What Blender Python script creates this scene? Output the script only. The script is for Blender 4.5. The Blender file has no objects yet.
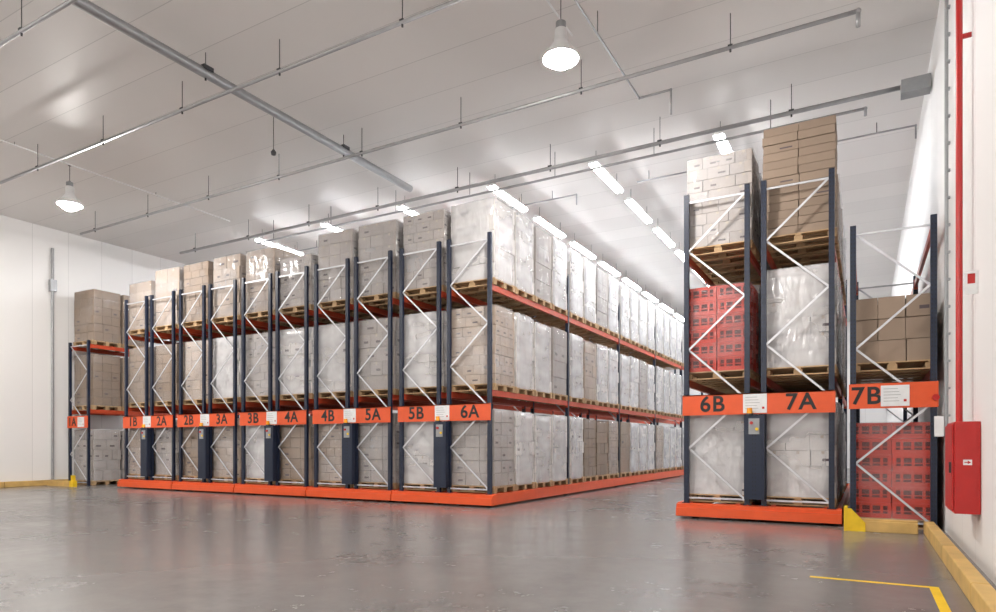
import bpy, math, random
from mathutils import Vector
random.seed(7)
S = bpy.context.scene
S.view_settings.view_transform = 'Standard'
S.view_settings.look = 'None'
COL = S.collection

# ------------------------------------------------------------------ materials
def new_mat(name):
    m = bpy.data.materials.new(name); m.use_nodes = True
    nt = m.node_tree
    return m, nt, nt.nodes['Principled BSDF'], nt.nodes['Material Output']

def math_node(nt, op, a, b=None):
    n = nt.nodes.new('ShaderNodeMath'); n.operation = op
    for i, v in enumerate((a, b)):
        if v is None: continue
        if isinstance(v, (int, float)): n.inputs[i].default_value = v
        else: nt.links.new(v, n.inputs[i])
    return n.outputs[0]

def ramp(nt, fac, stops):
    r = nt.nodes.new('ShaderNodeValToRGB')
    e = r.color_ramp.elements
    while len(e) < len(stops): e.new(0.5)
    for i, (p, c) in enumerate(stops):
        e[i].position = p; e[i].color = (*c, 1) if len(c) == 3 else c
    nt.links.new(fac, r.inputs[0])
    return r.outputs[0]

def noise(nt, vec, scale, detail=4, rough=.55):
    n = nt.nodes.new('ShaderNodeTexNoise')
    n.inputs['Scale'].default_value = scale
    n.inputs['Detail'].default_value = detail
    n.inputs['Roughness'].default_value = rough
    if vec is not None: nt.links.new(vec, n.inputs['Vector'])
    return n.outputs['Fac']

def mapping(nt, src, scale, rot=(0, 0, 0)):
    m = nt.nodes.new('ShaderNodeMapping'); m.inputs['Scale'].default_value = scale
    m.inputs['Rotation'].default_value = rot
    nt.links.new(src, m.inputs['Vector']); return m.outputs[0]

def sc(c, k): return tuple(min(1, x * k) for x in c)

def simple(name, color, rough=.5, metal=0, var=.06, nscale=6, bump=0, island=0):
    m, nt, p, o = new_mat(name)
    tc = nt.nodes.new('ShaderNodeTexCoord')
    f = noise(nt, tc.outputs['Object'], nscale)
    if island:
        g = nt.nodes.new('ShaderNodeNewGeometry')
        oi = nt.nodes.new('ShaderNodeObjectInfo')
        a = math_node(nt, 'MULTIPLY', g.outputs['Random Per Island'], .45)
        b = math_node(nt, 'MULTIPLY', oi.outputs['Random'], .55)
        r = math_node(nt, 'ADD', a, b)
        f2 = math_node(nt, 'MULTIPLY', f, .35)
        r = math_node(nt, 'MULTIPLY', r, .65)
        f = math_node(nt, 'ADD', r, f2)
        c = ramp(nt, f, [(.1, sc(color, 1 - island)), (.9, sc(color, 1 + island))])
    else:
        c = ramp(nt, f, [(.3, sc(color, 1 - var)), (.7, sc(color, 1 + var))])
    nt.links.new(c, p.inputs['Base Color'])
    p.inputs['Roughness'].default_value = rough
    p.inputs['Metallic'].default_value = metal
    if bump:
        b = nt.nodes.new('ShaderNodeBump'); b.inputs['Strength'].default_value = bump
        b.inputs['Distance'].default_value = .01
        nt.links.new(noise(nt, tc.outputs['Object'], nscale * 4), b.inputs['Height'])
        nt.links.new(b.outputs[0], p.inputs['Normal'])
    return m

def panel_mat(name, color, axis, pitch, rough, seam=.72, var=.03):
    m, nt, p, o = new_mat(name)
    g = nt.nodes.new('ShaderNodeNewGeometry')
    s = nt.nodes.new('ShaderNodeSeparateXYZ'); nt.links.new(g.outputs['Position'], s.inputs[0])
    v = math_node(nt, 'DIVIDE', s.outputs[axis], pitch)
    fr = math_node(nt, 'FRACT', math_node(nt, 'ADD', v, 100.0))
    line = math_node(nt, 'LESS_THAN', fr, .014)
    fl = nt.nodes.new('ShaderNodeMath'); fl.operation = 'FLOOR'; nt.links.new(v, fl.inputs[0])
    wn = nt.nodes.new('ShaderNodeTexWhiteNoise'); wn.noise_dimensions = '1D'
    nt.links.new(fl.outputs[0], wn.inputs['W'])
    nz = noise(nt, g.outputs['Position'], .35, 3)
    f = math_node(nt, 'ADD', math_node(nt, 'MULTIPLY', wn.outputs['Value'], .5), math_node(nt, 'MULTIPLY', nz, .5))
    base = ramp(nt, f, [(.2, sc(color, 1 - var)), (.8, sc(color, 1 + var))])
    mx = nt.nodes.new('ShaderNodeMixRGB'); nt.links.new(line, mx.inputs[0]); nt.links.new(base, mx.inputs[1])
    mx.inputs[2].default_value = (*sc(color, seam), 1)
    nt.links.new(mx.outputs[0], p.inputs['Base Color'])
    p.inputs['Roughness'].default_value = rough
    return m

M = {}
M['ceiling'] = panel_mat('ceiling_panel', (.77, .745, .725), 1, 1.15, .42, .75, .04)
M['wall'] = panel_mat('wall_panel', (.80, .785, .775), 1, 1.15, .5, .8)
M['wallx'] = panel_mat('wall_panel_end', (.80, .785, .775), 0, 1.15, .5, .8)
M['orange'] = simple('orange_paint', (.70, .088, .017), .4, var=.05)
M['beam'] = simple('red_orange_paint', (.50, .062, .020), .42, var=.07)
M['brace'] = simple('galvanised_steel', (.60, .61, .64), .38, .4, var=.08)
M['conduit'] = simple('grey_conduit', (.36, .36, .37), .4, .5, var=.08)
M['dark'] = simple('dark_metal', (.05, .05, .055), .5, .3)
M['wood'] = simple('pallet_wood', (.44, .29, .155), .8, var=.2, nscale=9, bump=.3, island=.22)
M['white_carton'] = simple('white_carton', (.60, .57, .55), .6, island=.20, bump=.1)
M['gray_carton'] = simple('grey_carton', (.36, .32, .295), .65, island=.22, bump=.1)
M['tan_carton'] = simple('tan_carton', (.38, .30, .24), .7, island=.22, bump=.1)
M['kraft_carton'] = simple('kraft_carton', (.27, .20, .148), .75, island=.14, bump=.1)
M['print'] = simple('carton_print', (.10, .075, .08), .7)
M['tape'] = simple('carton_tape', (.46, .39, .31), .35)
M['crate'] = simple('red_plastic', (.55, .035, .015), .35, island=.25)
M['crate_in'] = simple('crate_inner_shade', (.14, .012, .01), .5)  # darker crate red, the shade inside put into the colour
M['yellow'] = simple('yellow_paint', (.80, .52, .012), .5, var=.10)
M['curb'] = simple('tan_curb_paint', (.56, .36, .12), .6, var=.18, nscale=3)
M['red'] = simple('red_enamel', (.46, .016, .014), .3)
M['white'] = simple('white_enamel', (.78, .78, .78), .35)
M['paper'] = simple('paper_label', (.72, .73, .74), .6)
M['black'] = simple('black_vinyl', (.008, .008, .008), .5)
M['grey'] = simple('grey_enamel', (.30, .31, .32), .45)
M['amber'] = simple('amber_lens', (.9, .35, .02), .2)

m, nt, p, o = new_mat('navy_paint')
tc = nt.nodes.new('ShaderNodeTexCoord'); s = nt.nodes.new('ShaderNodeSeparateXYZ')
nt.links.new(tc.outputs['Object'], s.inputs[0])
fr = math_node(nt, 'FRACT', math_node(nt, 'DIVIDE', s.outputs[2], .075))
a = math_node(nt, 'LESS_THAN', fr, .4)
ab = math_node(nt, 'ABSOLUTE', math_node(nt, 'SUBTRACT', math_node(nt, 'ABSOLUTE', s.outputs[0]), .022))
b = math_node(nt, 'LESS_THAN', ab, .008)
c = math_node(nt, 'MULTIPLY', a, b)
mx = nt.nodes.new('ShaderNodeMixRGB'); nt.links.new(c, mx.inputs[0])
mx.inputs[1].default_value = (.006, .013, .036, 1); mx.inputs[2].default_value = (.002, .003, .006, 1)
nt.links.new(mx.outputs[0], p.inputs['Base Color']); p.inputs['Roughness'].default_value = .4
M['navy'] = m

def film(name, lo, hi, tint):
    m, nt, p, o = new_mat(name)
    tc = nt.nodes.new('ShaderNodeTexCoord')
    oi = nt.nodes.new('ShaderNodeObjectInfo')
    add = nt.nodes.new('ShaderNodeVectorMath'); add.operation = 'ADD'
    nt.links.new(tc.outputs['Object'], add.inputs[0])
    cm = nt.nodes.new('ShaderNodeCombineXYZ')
    r10 = math_node(nt, 'MULTIPLY', oi.outputs['Random'], 40.0)
    for i in range(3): nt.links.new(r10, cm.inputs[i])
    nt.links.new(cm.outputs[0], add.inputs[1])
    v = mapping(nt, add.outputs[0], (1, 1, 2.4), (.25, .25, 0))
    n1 = noise(nt, v, 1.0, 2, .5)
    n2 = noise(nt, mapping(nt, add.outputs[0], (2.4, 2.4, .8), (.5, -.4, 0)), 2.2, 2, .5)
    f = ramp(nt, n1, [(.35, (lo,) * 3), (.68, (hi,) * 3)])
    f = math_node(nt, 'ADD', f, math_node(nt, 'MULTIPLY', math_node(nt, 'SUBTRACT', n2, .5), hi * .3))
    tr = nt.nodes.new('ShaderNodeBsdfTransparent')
    mix = nt.nodes.new('ShaderNodeMixShader')
    nt.links.new(f, mix.inputs[0]); nt.links.new(tr.outputs[0], mix.inputs[1])
    nt.links.new(p.outputs[0], mix.inputs[2]); nt.links.new(mix.outputs[0], o.inputs['Surface'])
    p.inputs['Base Color'].default_value = (*tint, 1)
    p.inputs['Roughness'].default_value = .12
    p.inputs['Specular IOR Level'].default_value = 1.0
    bp = nt.nodes.new('ShaderNodeBump'); bp.inputs['Strength'].default_value = 1.0
    bp.inputs['Distance'].default_value = .045
    nt.links.new(n2, bp.inputs['Height']); nt.links.new(bp.outputs[0], p.inputs['Normal'])
    return m
M['film_faint'] = film('faint_stretch_film', .04, .18, (.72, .72, .74))
M['film_clear'] = film('clear_stretch_film', .10, .34, (.74, .74, .77))
M['film_heavy'] = film('white_stretch_film', .28, .58, (.80, .80, .83))

def emis(name, col, st):
    m, nt, p, o = new_mat(name)
    p.inputs['Base Color'].default_value = (.9, .9, .9, 1)
    p.inputs['Emission Color'].default_value = (*col, 1)
    p.inputs['Emission Strength'].default_value = st
    return m
M['tube'] = emis('lit_fluorescent_tube', (.95, .975, 1), 66)
M['bulb'] = emis('lit_lamp_glass', (1, .965, .92), 760)

m, nt, p, o = new_mat('polished_concrete')
g = nt.nodes.new('ShaderNodeNewGeometry')
n1 = noise(nt, g.outputs['Position'], .35, 6, .6)
n2 = noise(nt, g.outputs['Position'], 3.5, 8, .7)
f = math_node(nt, 'ADD', math_node(nt, 'MULTIPLY', n1, .6), math_node(nt, 'MULTIPLY', n2, .4))
c = ramp(nt, f, [(.38, (.142, .134, .130)), (.62, (.222, .212, .206))])
nt.links.new(c, p.inputs['Base Color'])
r = ramp(nt, f, [(.38, (.30,) * 3), (.62, (.17,) * 3)])
nt.links.new(r, p.inputs['Roughness']); p.inputs['Specular IOR Level'].default_value = .6
bp = nt.nodes.new('ShaderNodeBump'); bp.inputs['Strength'].default_value = .08; bp.inputs['Distance'].default_value = .02
nt.links.new(noise(nt, g.outputs['Position'], 1.3, 4), bp.inputs['Height']); nt.links.new(bp.outputs[0], p.inputs['Normal'])
M['floor'] = m

# ------------------------------------------------------------------ mesh helpers
class MB:
    def __init__(s): s.v = []; s.f = []; s.m = []
    def box(s, c, d, mi=0):
        i = len(s.v); x, y, z = c; a, b, h = d[0] / 2, d[1] / 2, d[2] / 2
        s.v += [(x - a, y - b, z - h), (x + a, y - b, z - h), (x + a, y + b, z - h), (x - a, y + b, z - h),
                (x - a, y - b, z + h), (x + a, y - b, z + h), (x + a, y + b, z + h), (x - a, y + b, z + h)]
        for q in ((0, 3, 2, 1), (4, 5, 6, 7), (0, 1, 5, 4), (1, 2, 6, 5), (2, 3, 7, 6), (3, 0, 4, 7)):
            s.f.append(tuple(i + k for k in q)); s.m.append(mi)
        return s
    def bb(s, x0, x1, y0, y1, z0, z1, mi=0):
        return s.box(((x0 + x1) / 2, (y0 + y1) / 2, (z0 + z1) / 2), (x1 - x0, y1 - y0, z1 - z0), mi)
    def cyl(s, p0, p1, r0, r1=None, n=10, mi=0):
        r1 = r0 if r1 is None else r1
        p0, p1 = Vector(p0), Vector(p1); d = (p1 - p0).normalized()
        u = d.orthogonal().normalized(); w = d.cross(u); i = len(s.v)
        for p, r in ((p0, r0), (p1, r1)):
            for k in range(n):
                a = 2 * math.pi * k / n
                s.v.append(tuple(p + u * (r * math.cos(a)) + w * (r * math.sin(a))))
        for k in range(n):
            s.f.append((i + k, i + (k + 1) % n, i + n + (k + 1) % n, i + n + k)); s.m.append(mi)
        s.f.append(tuple(i + k for k in reversed(range(n)))); s.m.append(mi)
        s.f.append(tuple(i + n + k for k in range(n))); s.m.append(mi)
        return s
    def lathe(s, prof, c, n=24, mi=0, cap=True):
        i = len(s.v)
        for r, z in prof:
            for k in range(n):
                a = 2 * math.pi * k / n
                s.v.append((c[0] + r * math.cos(a), c[1] + r * math.sin(a), c[2] + z))
        for j in range(len(prof) - 1):
            for k in range(n):
                s.f.append((i + j * n + k, i + j * n + (k + 1) % n, i + (j + 1) * n + (k + 1) % n, i + (j + 1) * n + k)); s.m.append(mi)
        return s
    def bar(s, p0, p1, w, t, mi=0):
        p0, p1 = Vector(p0), Vector(p1); d = (p1 - p0).normalized()
        n = Vector((-d.z, 0, d.x)) * (w / 2); y = Vector((0, t / 2, 0)); i = len(s.v)
        for p in (p0, p1):
            for q in (-n - y, n - y, n + y, -n + y): s.v.append(tuple(p + q))
        for q in ((0, 3, 2, 1), (4, 5, 6, 7), (0, 1, 5, 4), (1, 2, 6, 5), (2, 3, 7, 6), (3, 0, 4, 7)):
            s.f.append(tuple(i + k for k in q)); s.m.append(mi)
        return s
    def mesh(s, name, mats, smooth=False):
        me = bpy.data.meshes.new(name); me.from_pydata(s.v, [], s.f)
        if isinstance(mats, str): mats = [mats]
        for k in mats: me.materials.append(M[k])
        me.polygons.foreach_set('material_index', s.m)
        if smooth: me.polygons.foreach_set('use_smooth', [True] * len(s.f))
        me.update(); return me

def obj(name, data, loc=(0, 0, 0), parent=None, rz=0):
    o = bpy.data.objects.new(name, data); o.location = loc
    o.rotation_euler = (0, 0, rz)
    if parent: o.parent = parent
    COL.objects.link(o); return o

def tag(o, label, cat, group=None):
    o['label'] = label; o['category'] = cat
    if group: o['group'] = group
    return o

def root(name, loc, label, cat, group=None, rz=0):
    e = obj(name, None, loc, rz=rz); e.empty_display_size = .3
    return tag(e, label, cat, group)

def bevel(o, w=.008, seg=2):
    b = o.modifiers.new('bevel', 'BEVEL'); b.width = w; b.segments = seg; b.limit_method = 'ANGLE'

# ------------------------------------------------------------------ shell
XL, XR, YB, YF, ZC = -24.6, 1.1, 45.0, -12.0, 8.9
def shell(name, mb, mat):
    o = obj(name, mb.mesh(name, mat)); o['kind'] = 'structure'; return o
shell('floor', MB().bb(XL - .2, XR + .2, YF - .2, YB + .2, -.2, 0), 'floor')
shell('ceiling', MB().bb(XL - .2, XR + .2, YF - .2, YB + .2, ZC, ZC + .2), 'ceiling')
shell('wall_left', MB().bb(XL - .2, XL, YF, YB, 0, ZC), 'wall')
shell('wall_right', MB().bb(XR, XR + .2, YF, YB, 0, ZC), 'wall')
shell('wall_back', MB().bb(XL, XR, YB, YB + .2, 0, ZC), 'wallx')
shell('wall_front', MB().bb(XL, XR, YF - .2, YF, 0, ZC), 'wallx')

# ------------------------------------------------------------------ pallet loads
PM = MB()
for i in range(7): PM.bb(-.6, .6, -.5 + i * .1475, -.5 + i * .1475 + .115, .128, .15)
for x in (-.55, 0, .55): PM.bb(x - .05, x + .05, -.5, .5, .106, .128)
for x in (-.53, 0, .53):
    for y in (-.43, 0, .43): PM.bb(x - .07, x + .07, y - .06, y + .06, .022, .106)
for y in (-.44, 0, .44): PM.bb(-.6, .6, y - .055, y + .055, 0, .022)
PALLET = PM.mesh('wooden_pallet', 'wood')

def stack_mesh(nx, ny, nz, W, D, H, mat, seed, lab=.3, tape=True):
    rr = random.Random(seed); mb = MB()
    for k in range(nz):
        ox, oy = rr.uniform(-.010, .010), rr.uniform(-.010, .010)
        a, b = (nx, ny) if (k % 2 == 0 or nx == ny) else (ny, nx)
        cx, cy = W / a, D / b; cz = H / nz
        for i in range(a):
            for j in range(b):
                if 0 < i < a - 1 and 0 < j < b - 1 and k < nz - 1: continue
                jx, jy = rr.uniform(-.005, .005), rr.uniform(-.005, .005)
                x = -W / 2 + (i + .5) * cx + ox + jx; y = -D / 2 + (j + .5) * cy + oy + jy
                z = .15 + (k + .5) * cz
                mb.box((x, y, z), (cx - .010, cy - .010, cz - .009))
                if j == 0:
                    yy = y - cy / 2 + .004
                    if rr.random() < lab: mb.box((x + cx * .15, yy, z - cz * .1), (cx * .35, .003, cz * .16), 1)
                    if tape: mb.box((x, yy, z + cz * .36), (.05, .003, cz * .2), 2)
                if i == a - 1:
                    xx = x + cx / 2 - .004
                    if rr.random() < lab: mb.box((xx, y - cy * .1, z - cz * .1), (.003, cy * .35, cz * .16), 1)
    return mb.mesh('carton_stack', [mat, 'print', 'tape'])

def wrap_mesh(W, D, H, mat, seed):
    rr = random.Random(seed); mb = MB()
    W += .045; D += .045; r = .05; per = []
    n = 6
    def side(x0, y0, x1, y1):
        for i in range(n): per.append((x0 + (x1 - x0) * i / n, y0 + (y1 - y0) * i / n))
    side(-W/2 + r, -D/2, W/2 - r, -D/2); side(W/2, -D/2 + r, W/2, D/2 - r)
    side(W/2 - r, D/2, -W/2 + r, D/2); side(-W/2, D/2 - r, -W/2, -D/2 + r)
    rings = 10; P = len(per)
    for k in range(rings + 1):
        z = .125 + (H + .035) * k / rings
        s0 = 1 + rr.uniform(-.005, .005)
        for (x, y) in per:
            t = s0 + rr.uniform(-.006, .006)
            mb.v.append((x * t, y * t, z))
    for k in range(rings):
        for i in range(P):
            j = (i + 1) % P
            mb.f.append((k * P + i, k * P + j, (k + 1) * P + j, (k + 1) * P + i)); mb.m.append(0)
    mb.f.append(tuple(rings * P + i for i in range(P))); mb.m.append(0)
    return mb.mesh('stretch_wrap', mat, True)

def crate_mesh(w, d, h):
    mb = MB(); t = .018
    for sx in (-1, 1):
        X = sx * (w / 2 - t / 2)
        mb.box((X, 0, h * .20), (t, d - .01, h * .40)); mb.box((X, 0, h * .9), (t, d - .01, h * .2))
        for y in (-d * .42, d * .42): mb.box((X, y, h * .6), (t, d * .14, h * .42))
    for sy in (-1, 1):
        Y = sy * (d / 2 - t / 2)
        mb.box((0, Y, h * .14), (w - .01, t, h * .28)); mb.box((0, Y, h * .88), (w - .01, t, h * .2))
        mb.box((0, Y, h * .46), (w - .01, t, h * .06))
        for x in (-w * .44, -w * .26, 0, w * .26, w * .44): mb.box((x, Y, h * .55), (w * .07, t, h * .5))
    mb.box((0, 0, h * .45), (w - .07, d - .07, h * .84), 1)  # solid core, painted dark to stand for the shaded inside
    mb.box((0, 0, .01), (w - .02, d - .02, .02))
    for sx in (-1, 1): mb.box((sx * (w / 2 - .004), 0, h * .95), (.02, d + .008, h * .07))
    for sy in (-1, 1): mb.box((0, sy * (d / 2 - .004), h * .95), (w + .008, .02, h * .07))
    return mb.mesh('plastic_crate', ['crate', 'crate_in'])
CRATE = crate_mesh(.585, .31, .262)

LAB = {'white': 'white cartons on a wooden pallet under hazy stretch film',
       'gray': 'grey-brown cartons on a wooden pallet under clear stretch film',
       'tan': 'tan cartons on a wooden pallet wrapped in clear film',
       'kraft': 'brown cardboard cartons stacked on a wooden pallet'}
VAR = {}
def variant(kind, H, vi):
    key = (kind, H, vi)
    if key not in VAR:
        cfg = [(3, 3, 6), (2, 3, 5), (3, 4, 8), (2, 2, 4), (2, 2, 13), (3, 3, 3)][vi % 6]
        nz = cfg[2] if vi > 3 else max(2, round(cfg[2] * H / 1.75))
        W, D = 1.17, .94
        st = stack_mesh(cfg[0], cfg[1], nz, W, D, H, kind + '_carton', vi * 31 + nz, .4 if kind != 'kraft' else .12, kind != 'kraft')
        fm = {'white': 'film_heavy', 'gray': 'film_clear', 'tan': 'film_clear', 'kraft': 'film_faint'}[kind]
        VAR[key] = (st, wrap_mesh(W, D, H, fm, vi + 3))
    return VAR[key]

def load(x, y, z, kind='white', H=1.75, vi=0, film_on=True, label=None, crates=None):
    g = 'wrapped pallet loads in the racking'
    rz = math.radians(random.uniform(-1.0, 1.0))
    if kind == 'crate':
        e = root('pallet_load', (x, y, z), label or 'red plastic crates stacked on a pallet under clear film', 'pallet load', g, rz)
        obj('wooden_pallet', PALLET, parent=e)
        for k in range(crates):
            for i in range(2):
                for j in range(3):
                    if j == 1 and k < crates - 1: continue
                    obj('plastic_crate', CRATE, ((i - .5) * .597 + random.uniform(-.006, .006), (j - 1) * .325 + random.uniform(-.006, .006), .152 + k * .265), e)
        key = ('cr', crates)
        if key not in VAR: VAR[key] = wrap_mesh(1.21, .985, crates * .265, 'film_faint', 5)
        obj('stretch_wrap', VAR[key], parent=e)
        return e
    st, wr = variant(kind, H, vi)
    e = root('pallet_load', (x, y, z), label or LAB[kind], 'pallet load', g, rz)
    obj('wooden_pallet', PALLET, parent=e); obj('carton_stack', st, parent=e)
    if film_on: obj('stretch_wrap', wr, parent=e)
    return e

# ------------------------------------------------------------------ racks
Y0, BAY, FH = 12.48, 4.3, 6.08
ZB, Z2, Z3 = .30, 2.60, 4.95

def post_mesh(h):
    mb = MB()
    mb.bb(-.045, .045, -.035, -.029, 0, h); mb.bb(-.045, -.039, -.029, .035, 0, h); mb.bb(.039, .045, -.029, .035, 0, h)
    mb.bb(-.045, -.022, .029, .035, 0, h); mb.bb(.022, .045, .029, .035, 0, h)
    mb.bb(-.07, .07, -.06, .06, 0, .012)
    return mb.mesh('upright_post', 'navy')
POST = {}
FR = {}
def frame(parent, xa, xb, y, z0, h):
    w = xb - xa; key = (round(w, 3), round(h, 3))
    if h not in POST: POST[h] = post_mesh(h)
    if key not in FR:
        n = max(2, round(h / .98)); ph = (h - .25) / n
        st = MB().bb(.045, w - .045, -.012, .012, -.016, .016).mesh('horizontal_strut', 'brace')
        d1 = MB().bar((.04, -.016, 0), (w - .04, -.016, ph), .034, .012).mesh('diagonal_brace', 'brace')
        d2 = MB().bar((.04, .016, ph), (w - .04, .016, 0), .034, .012).mesh('diagonal_brace', 'brace')
        FR[key] = (st, d1, d2, n, ph)
    st, d1, d2, n, ph = FR[key]
    f = obj('upright_frame', None, (xa, y, z0), parent)
    obj('upright_post', POST[h], (0, 0, 0), f); obj('upright_post', POST[h], (w, 0, 0), f)
    for k in range(n): obj('diagonal_brace', d1 if k % 2 else d2, (0, 0, .1 + k * ph), f)
    for k in (0, n): obj('horizontal_strut', st, (0, 0, .1 + k * ph), f)
    return f

def beam_mesh(L):
    mb = MB(); mb.bb(-.025, .025, .05, L - .05, -.13, 0)
    mb.bb(-.035, .035, .04, .055, -.18, .03); mb.bb(-.035, .035, L - .055, L - .04, -.18, .03)
    return mb.mesh('load_beam', 'beam')
BEAM = beam_mesh(BAY)

TXT = {}
def text_mesh(s, size):
    if s in TXT: return TXT[s]
    cu = bpy.data.curves.new('txt', 'FONT'); cu.body = s; cu.size = size; cu.extrude = .002; cu.offset = .008
    cu.align_x = 'CENTER'; cu.align_y = 'CENTER'; cu.space_character = 1.1
    t = bpy.data.objects.new('txt', cu); COL.objects.link(t)
    dg = bpy.context.evaluated_depsgraph_get(); dg.update()
    me = bpy.data.meshes.new_from_object(t.evaluated_get(dg)); me.name = 'sign_lettering'
    bpy.data.objects.remove(t); me.materials.clear(); me.materials.append(M['black'])
    TXT[s] = me; return me
def lettering(parent, s, x, y, z, size=.40):
    o = obj('sign_lettering', text_mesh(s, size), (x, y, z), parent)
    o.rotation_euler = (math.pi / 2, 0, 0); o['label'] = 'black lettering reading ' + s
    return o

PAPER = MB().bb(-.2, .2, -.006, 0, -.17, .17)
for k in range(5): PAPER.bb(-.16, .04 + .02 * (k % 3), -.008, -.006, .11 - k * .05, .118 - k * .05, 1)
PAPER.bb(.12, .16, -.008, -.006, -.10, -.06, 2)
PAPER = PAPER.mesh('notice_sheet', ['paper', 'grey', 'red'])

CAB = MB(); CAB.bb(-.17, .17, -.06, .06, 0, 1.50)
CAB.bb(-.14, .14, -.066, -.06, .06, .7); CAB.bb(-.14, .14, -.066, -.06, .76, 1.1)
CAB.bb(-.09, .09, -.075, -.066, 1.16, 1.44, 1)
CAB = CAB.mesh('drive_cabinet', ['navy', 'grey'])
BTN = MB().cyl((0, 0, 0), (0, -.03, 0), .028, n=12).mesh('push_button', 'red')
BTN2 = MB().cyl((0, 0, 0), (0, -.02, 0), .028, n=12).mesh('push_button', 'yellow')
BEACON = MB().cyl((0, 0, 0), (0, 0, .03), .06, n=14).cyl((0, 0, .03), (0, 0, .13), .05, .042, n=14, mi=1).mesh('warning_beacon', ['dark', 'amber'])
WH = MB().cyl((-.05, 0, 0), (.05, 0, 0), .11, n=20).mesh('track_wheel', 'dark')

def mobile(cx, a, b, n, label):
    e = root('mobile_pallet_rack', (cx, Y0, 0), label, 'pallet rack', 'mobile pallet racks standing in a row')
    L = n * BAY
    mb = MB()
    mb.bb(-1.375, 1.375, -.16, -.06, .04, .27); mb.bb(-1.375, 1.375, -.20, -.16, .05, .20)
    mb.bb(-1.375, 1.375, L + .06, L + .14, .04, .28)
    for x in (-1.34, 1.34): mb.bb(x - .035, x + .035, -.06, L + .06, .05, .29)
    for x in (-.12, .12): mb.bb(x - .03, x + .03, -.06, L + .06, .05, .29)
    for k in range(n + 1): mb.bb(-1.3, 1.3, k * BAY - .05, k * BAY + .05, .08, .28)
    obj('mobile_base', mb.mesh('mobile_base', 'orange'), parent=e)
    for x in (-1.15, -.3, .3, 1.15):
        obj('base_runner', MB().bb(x - .04, x + .04, 0, L, .24, ZB).mesh('base_runner', 'beam'), parent=e)
    for k in range(n + 1):
        for x in (-1.1, 1.1): obj('track_wheel', WH, (x, k * BAY + .2 if k < n else L - .2, .11), e)
    for xa, xb in ((-1.22, -.14), (.14, 1.22)):
        for k in range(n + 1): frame(e, xa, xb, k * BAY, ZB - .02, FH - ZB + .02)
        for k in range(n):
            for z in (Z2, Z3):
                for x in (xa, xb): obj('load_beam', BEAM, (x, k * BAY, z), e)
    pl = MB().bb(-1.28, 1.28, -.075, -.06, 1.92, 2.30); pl.bb(-1.28, 1.28, -.075, -.04, 2.28, 2.30)
    obj('sign_panel', pl.mesh('sign_panel', 'orange'), parent=e)
    lettering(e, a, -.74, -.078, 2.11); lettering(e, b, .74, -.078, 2.11)
    obj('notice_sheet', PAPER, (0, -.078, 2.11), e)
    c = obj('drive_cabinet', CAB, (0, -.12, .40), e)
    obj('push_button', BTN, (-.04, -.075, 1.36), c); obj('push_button', BTN2, (.05, -.075, 1.25), c)
    obj('warning_beacon', BEACON, (-.08, -.14, 1.90), e)
    return e

LC = -8.46; P = 2.79
mobile(LC, '5B', '6A', 5, 'navy mobile pallet rack on orange base, reading 5B and 6A')
mobile(LC - P, '4B', '5A', 1, 'navy mobile pallet rack on orange base, reading 4B and 5A')
mobile(LC - 2 * P, '3B', '4A', 1, 'navy mobile pallet rack on orange base, reading 3B and 4A')
mobile(LC - 3 * P, '2B', '3A', 1, 'navy mobile pallet rack on orange base, reading 2B and 3A')
mobile(LC - 4 * P, '1B', '2A', 1, 'navy mobile pallet rack on orange base, reading 1B and 2A')
RC = -1.72
mobile(RC, '6B', '7A', 2, 'navy mobile pallet rack on orange base, reading 6B and 7A')

def static(xa, xb, name, h, label, tx, px, bays=1):
    e = root('static_pallet_rack', (xa, Y0, 0), label, 'pallet rack')
    w = xb - xa
    for k in range(bays + 1): frame(e, 0, w, k * BAY, 0, h)
    for k in range(bays):
        for z in (Z2, h - .12):
            for x in (0, w): obj('load_beam', BEAM, (x, k * BAY, z), e)
    pl = MB().bb(-.06, w + .06, -.065, -.05, 1.97, 2.38)
    obj('sign_panel', pl.mesh('sign_panel', 'orange'), parent=e)
    lettering(e, name, tx, -.068, 2.17)
    obj('notice_sheet', PAPER, (px, -.068, 2.17), e)
    return e
r7 = static(-.18, .95, '7B', 5.04, 'navy static pallet rack beside the wall, reading 7B', .19, .60, 2)
static(-24.15, -23.02, '1A', 4.95, 'navy static pallet rack beside the wall, reading 1A', .25, .8, 1)
obj('control_box', MB().bb(-.06, .06, -.13, -.04, 1.5, 1.82).mesh('control_box', 'white'), (1.13 + .06, -.02, 0), r7)
obj('warning_lamp', MB().cyl((0, -.05, 2.12), (0, -.13, 2.12), .05, n=14).mesh('warning_lamp', 'red'), (1.13 + .02, -.02, 0), r7)

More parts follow.
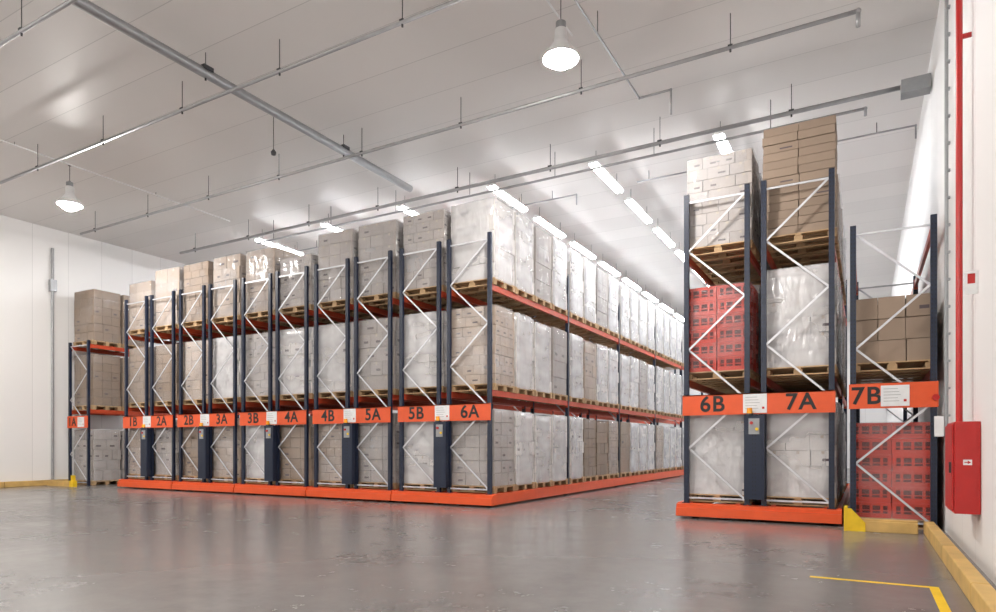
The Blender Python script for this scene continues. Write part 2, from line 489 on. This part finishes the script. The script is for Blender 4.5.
# ------------------------------------------------------------------ fill racks
def ypos(i): return Y0 + (i // 4) * BAY + .595 + (i % 4) * 1.03
def col(cx, side, z, kinds, vis, Hs):
    for i, kd in enumerate(kinds):
        load(cx + side * .69, ypos(i), z, kd, Hs[i % len(Hs)], vis[i % len(vis)])
W, G, T, K = 'white', 'gray', 'tan', 'kraft'
col(LC, 1, ZB, [G, W, W, W, W, K, K, T, K, W, W, W, T, W, W, W, W], [0, 1, 2, 3, 1], [1.72, 1.7, 1.65, 1.72])
col(LC, 1, Z2, [T, W, W, G, W, T, W, W, W, W, G, W, W, W, W, W, W], [2, 1, 0, 3, 0, 1], [1.75, 1.75, 1.7])
col(LC, 1, Z3, [W, W, G, W, W, W, G, W, W, W, W, W, W, W, W, W, W], [1, 0, 3, 2], [1.78, 1.78, 1.74, 1.78])
rows = [
    (LC, -1, W, W, G, 1.78, (1, 0, 2)),
    (LC - P, 1, G, G, G, 1.78, (0, 1, 0)),
    (LC - P, -1, T, W, G, 1.78, (2, 3, 0)),
    (LC - 2*P, 1, K, W, G, 1.35, (0, 1, 2)),
    (LC - 2*P, -1, W, G, T, 1.74, (1, 2, 0)),
    (LC - 3*P, 1, T, W, T, 1.76, (2, 1, 1)),
    (LC - 3*P, -1, K, T, K, 1.74, (0, 0, 2)),
    (LC - 4*P, 1, G, K, T, 1.76, (1, 0, 3)),
    (LC - 4*P, -1, T, K, T, 1.5, (0, 2, 0))]
for cx, sd, a, b, c_, h3, v in rows:
    for z, kd, vi, H in ((ZB, a, v[0], 1.70), (Z2, b, v[1], 1.75), (Z3, c_, v[2], h3)):
        for i in range(3):
            k2 = kd if i == 0 else random.choice([W, G, T, kd])
            load(cx + sd * .69, ypos(i), z, k2, H, vi)
for z, kd, H in ((.013, G, 1.75), (Z2, K, 1.75), (4.83, K, 1.75)):
    for i in range(2): load(-23.58, ypos(i) + .02, z, kd, H, 0 if z > 1 else 1)
load(RC - .69, ypos(0), ZB, W, 1.6, 2); load(RC + .69, ypos(0), ZB, W, 1.65, 0)
load(RC - .69, ypos(0), Z2, 'crate', crates=6); load(RC + .69, ypos(0), Z2, W, 1.75, 0)
load(RC - .67, ypos(0), Z3, G, 1.68, 2, label='pale grey and tan cartons on a pallet wrapped in shiny film')
load(RC + .69, ypos(0), Z3, K, 1.95, 4, False, label='tall stack of flat brown cardboard trays on a pallet')
for i in (1, 2, 3, 4, 5):
    for sd in (-1, 1):
        for z, H in ((ZB, 1.7), (Z2, 1.75), (Z3, 1.6)):
            if z == Z3 and sd > 0: H = 1.3
            load(RC + sd * .69, ypos(i), z, random.choice([W, W, G, T]), H, i % 4)
load(.385, ypos(0), 0, 'crate', crates=6, label='red plastic crates stacked on a pallet beside the wall')
load(.385, ypos(0), Z2, K, 1.08, 5, False)
for i in (1, 2):
    load(.385, ypos(i), 0, W, 1.6, i); load(.385, ypos(i), Z2, K, 1.05, i)

# ------------------------------------------------------------------ ceiling services
ROD = {}
def conduit(pts, r, label, hang=3.0, name='conduit_pipe', cat='conduit', mat='conduit'):
    o0 = Vector(pts[0]); e = root(name, tuple(o0), label, cat)
    mb = MB(); q = [Vector(p) - o0 for p in pts]
    for a, b in zip(q[:-1], q[1:]): mb.cyl(a, b, r, n=10)
    for b in q[1:-1]: mb.lathe([(r * 1.3 * math.sin(t * math.pi / 6), -r * 1.3 * math.cos(t * math.pi / 6)) for t in range(7)], b, 10)
    obj('pipe_run', mb.mesh('pipe_run', mat, True), parent=e)
    a, b = q[0], q[1]; L = (b - a).length; n = max(2, int(L / hang) + 1)
    key = (round(ZC - o0.z, 3), r)
    if key not in ROD:
        h = MB().cyl((0, 0, 0), (0, 0, ZC - o0.z), .008, n=6)
        if r > .03:
            h.box((0, 0, r * .8), (r * 2.2, r * 2.2, r * .8)); h.cyl((0, 0, -r - .04), (0, 0, 0), .018, n=8)
        ROD[key] = h.mesh('hanger_rod', 'dark')
    for i in range(n):
        t = (i + .3) / n
        obj('hanger_rod', ROD[key], tuple(a + (b - a) * t), e)
    return e
conduit([(-22.4, 11.9, 8.3), (-.1, 11.9, 8.3), (-.1, 11.9, 8.05)], .035, 'grey steel conduit hung under the ceiling on rods')
conduit([(XL + .02, 8.55, 8.3), (1.08, 8.55, 8.3)], .035, 'grey steel conduit hung under the ceiling on rods')
conduit([(XL + .02, 5.6, 8.3), (1.08, 5.6, 8.3)], .035, 'grey steel conduit hung under the ceiling on rods')
conduit([(-21.5, 14.85, 8.3), (.59, 14.85, 8.3)], .045, 'grey steel conduit ending at a trunking box')
conduit([(-18, 15.3, 8.25), (.0, 15.3, 8.25), (.0, 15.3, 8.1)], .03, 'thin grey steel conduit hung under the ceiling')
conduit([(-11.03, YF + .02, 8.5), (-11.03, 14.6, 8.5)], .095, 'thick grey steel pipe hung under the ceiling', 4)
conduit([(-4.05, -4, 8.5), (-4.05, 13.1, 8.5), (-3.4, 13.1, 8.5), (-3.4, 13.1, 8.0)], .022, 'thin bent grey conduit with a drop end', 4)
conduit([(-18.4, -4, 8.82), (-18.4, 14.5, 8.82)], .018, 'thin pale cable conduit fixed to the ceiling', 4, mat='white')
conduit([(-4.65, -4, 8.82), (-4.65, 11, 8.82)], .015, 'thin pale cable conduit fixed to the ceiling', 4, mat='white')
for x in (-19, -13, -9.5, -5.5, -1.2):
    conduit([(x, 17.6, 8.65), (x + 2.2, 17.6, 8.65), (x + 2.2, 17.6, 8.35)], .02, 'short thin conduit with a drop end', 1.5)
tag(obj('trunking_box', MB().bb(.6, 1.08, 14.7, 15.0, 8.12, 8.38).mesh('trunking_box', 'grey')), 'grey metal trunking box at the end of a conduit', 'junction box')
sd = root('smoke_detector', (-11.6, 10.3, 8.9), 'small sensor hanging from the ceiling on a cord', 'sensor')
obj('cord', MB().cyl((0, 0, -.9), (0, 0, 0), .008, n=6).mesh('cord', 'dark'), parent=sd)
obj('sensor_head', MB().lathe([(0, -1.02), (.05, -1.0), (.06, -.94), (.02, -.88), (0, -.88)], (0, 0, 0), 14).mesh('sensor_head', 'dark', True), parent=sd)

LH = MB().bb(-.06, .06, 0, 2.1, 0, .07).bb(-.13, .13, 0, 2.1, -.008, 0).mesh('lamp_housing', 'white')  # wide bottom plate added to cut tube light reaching the ceiling
LT = MB().cyl((0, .03, -.04), (0, 2.07, -.04), .03, n=10).mesh('fluorescent_tube', 'tube', True)
LR = MB().cyl((0, 0, .07), (0, 0, ZC - 8.501), .006, n=6).mesh('suspension_rod', 'dark')
for X, n in ((-2.94, 9), (-6.0, 10), (-8.97, 10), (-12.1, 4), (-15.2, 4), (-18.3, 4)):
    for k in range(n):
        e = root('fluorescent_luminaire', (X, 15.5 + 2.85 * k, 8.5), 'lit fluorescent strip light hanging from the ceiling', 'ceiling light', 'rows of fluorescent strip lights')
        obj('lamp_housing', LH, parent=e)
        for x in (-.06, .06): obj('fluorescent_tube', LT, (x, 0, 0), e)
        for y in (.25, 1.85): obj('suspension_rod', LR, (0, y, 0), e)

HB_ref = MB().lathe([(.07, .42), (.1, .40), (.11, .2), (.17, .12), (.30, -.08), (.31, -.10), (.29, -.09), (.15, .10), (.05, .14)], (0, 0, 0), 32).mesh('reflector', 'white', True)
HB_top = MB().cyl((0, 0, .36), (0, 0, .52), .085, n=20).cyl((0, 0, .52), (0, 0, .56), .03, n=12).mesh('ballast_housing', 'grey')
HB_bulb = MB().lathe([(.0, -.24), (.10, -.22), (.20, -.15), (.24, -.07), (.17, .06), (.1, .1)], (0, 0, 0), 24).mesh('lamp_glass', 'bulb', True)
HB_cord = MB().cyl((0, 0, .55), (0, 0, 1.0), .008, n=6).cyl((0, 0, .97), (0, 0, 1.0), .04, n=12).mesh('suspension_cord', 'dark')
for x, y in ((-4.43, 10.0), (-18.6, 9.6), (-4.43, -.5), (-11.5, 0), (-18.6, 0), (-4.43, -8), (-18.6, -8)):  # first two are in view; the rest are unseen, added for fill light
    e = root('high_bay_pendant', (x, y, 7.9), 'lit round high-bay lamp hanging on a cord', 'pendant lamp', 'high-bay pendant lamps')
    obj('reflector', HB_ref, parent=e); obj('ballast_housing', HB_top, parent=e)
    obj('lamp_glass', HB_bulb, parent=e); obj('suspension_cord', HB_cord, parent=e)

# ------------------------------------------------------------------ walls fixtures
hb = root('fire_hose_cabinet', (1.098, 8.77, .6), 'red steel fire hose cabinet mounted on the wall', 'fire cabinet')
b_ = obj('cabinet_body', MB().bb(-.24, 0, 0, .73, 0, 1.02).mesh('cabinet_body', 'red'), parent=hb); bevel(b_)
dr = obj('cabinet_door', MB().bb(-.262, -.242, .02, .71, .03, .99).mesh('cabinet_door', 'red'), parent=hb); bevel(dr, .005)
obj('door_handle', MB().bb(-.28, -.262, .08, .12, .45, .57).mesh('door_handle', 'dark'), parent=dr)
st = MB().bb(-.16, -.08, -.004, -.001, .54, .60, 1)
i = len(st.v); st.v += [(-.15, -.006, .565), (-.15, -.006, .575), (-.12, -.006, .575), (-.12, -.006, .59), (-.09, -.006, .57), (-.12, -.006, .55), (-.12, -.006, .565)]
st.f.append(tuple(range(i, i + 7))); st.m.append(0)
obj('arrow_sticker', st.mesh('arrow_sticker', ['red', 'white']), parent=hb)
tag(obj('fire_pipe', MB().cyl((.97, 9.43, 1.62), (.97, 9.43, ZC), .035, n=16).box((1.03, 9.43, 6.2), (.12, .03, .05)).mesh('fire_pipe', 'red', False)), 'red vertical fire water pipe beside the wall', 'pipe')
cp = MB().cyl((1.04, 11.6, 1.5), (1.04, 11.6, ZC), .025, n=10)
for k in range(18): cp.box((1.06, 11.6, 1.8 + k * .4), (.05, .07, .03))
tag(obj('cable_conduit', cp.mesh('cable_conduit', 'grey')), 'grey vertical cable conduit clipped to the wall', 'conduit')
cp2 = MB().cyl((XL + .07, 12.1, .2), (XL + .07, 12.1, 8.2), .05, n=10).box((XL + .09, 12.1, 6.9), (.15, .2, .4))
tag(obj('wall_pipe', cp2.mesh('wall_pipe', 'conduit')), 'grey vertical pipe fixed to the white wall', 'pipe')
sg = root('fire_sign', (1.098, 8.96, 3.05), 'small red and white fire equipment sign on the wall', 'sign')
obj('sign_plate', MB().bb(-.13, 0, 0, .006, 0, .26).mesh('sign_plate', 'white'), parent=sg)
obj('sign_symbol', MB().bb(-.10, -.03, -.003, 0, .12, .23).mesh('sign_symbol', 'red'), parent=sg)

def curb(x0, x1, ya, yb, label, seg=2.4, h=.19, mat='curb'):
    y = ya
    while y < yb - .05:
        e = min(y + seg, yb)
        o = obj('wall_guard_curb', MB().bb(x0, x1, y + .008, e - .008, 0, h).mesh('wall_guard_curb', mat)); bevel(o, .015)
        tag(o, label, 'curb', 'guard curbs along the walls'); y = e
curb(.78, .92, 2.0, 12.0, 'tan painted guard curb along the wall base')
curb(XL + .02, XL + .2, 7.4, 13.8, 'yellow guard curb along the wall base', 3.2, .18, 'curb')
gd = root('rack_foot_guard', (-.3, 11.78, 0), 'yellow steel foot guard before the static rack', 'rack guard')
o = obj('guard_rail', MB().bb(.06, 1.0, 0, .16, 0, .17).bb(.06, 1.0, .02, .14, .17, .2).mesh('guard_rail', 'curb'), parent=gd); bevel(o, .01)
mb = MB()
mb.bb(0, .05, -.02, .30, 0, .38); mb.bb(.05, .30, -.01, .0, 0, .09)
i = len(mb.v)
prof = [(.05, .09), (.30, .09), (.30, .14), (.10, .36), (.05, .36)]
mb.v += [(a, -.012, b) for a, b in prof] + [(a, .0, b) for a, b in prof]
mb.f += [(i, i+1, i+2, i+3, i+4), (i+9, i+8, i+7, i+6, i+5)] + [(i + k, i + 5 + k, i + 5 + (k + 1) % 5, i + (k + 1) % 5) for k in range(5)]; mb.m += [0] * 7
obj('guard_bracket', mb.mesh('guard_bracket', 'yellow'), parent=gd)
gl = root('rack_foot_guard', (-23.9, 11.85, 0), 'yellow steel foot guard before the static rack', 'rack guard')
obj('guard_rail', MB().bb(-.46, .9, 0, .14, 0, .18).mesh('guard_rail', 'curb'), parent=gl)
obj('guard_bracket', MB().bb(.95, 1.15, -.02, .12, 0, .2).bb(1.0, 1.1, 0, .1, .2, .38).mesh('guard_bracket', 'yellow'), parent=gl)

o = obj('floor_marking', MB().bb(-.5, .61, 7.42, 7.49, 0, .002).bb(.53, .61, 2, 7.42, 0, .002).mesh('floor_marking', 'yellow'))
tag(o, 'yellow painted line on the concrete floor', 'floor marking')

# ------------------------------------------------------------------ world, camera
w = bpy.data.worlds.new('world'); S.world = w; w.use_nodes = True
w.node_tree.nodes['Background'].inputs[0].default_value = (.5, .5, .5, 1)
cam = bpy.data.cameras.new('camera'); co = bpy.data.objects.new('camera', cam); COL.objects.link(co)
co.location = (0, 0, 1.35); co.rotation_euler = (math.pi / 2, 0, math.radians(29.4))
cam.sensor_width = 36; cam.lens = 652 / 996 * 36; cam.shift_y = (446 - 306) / 996
cam.clip_end = 200
S.camera = co
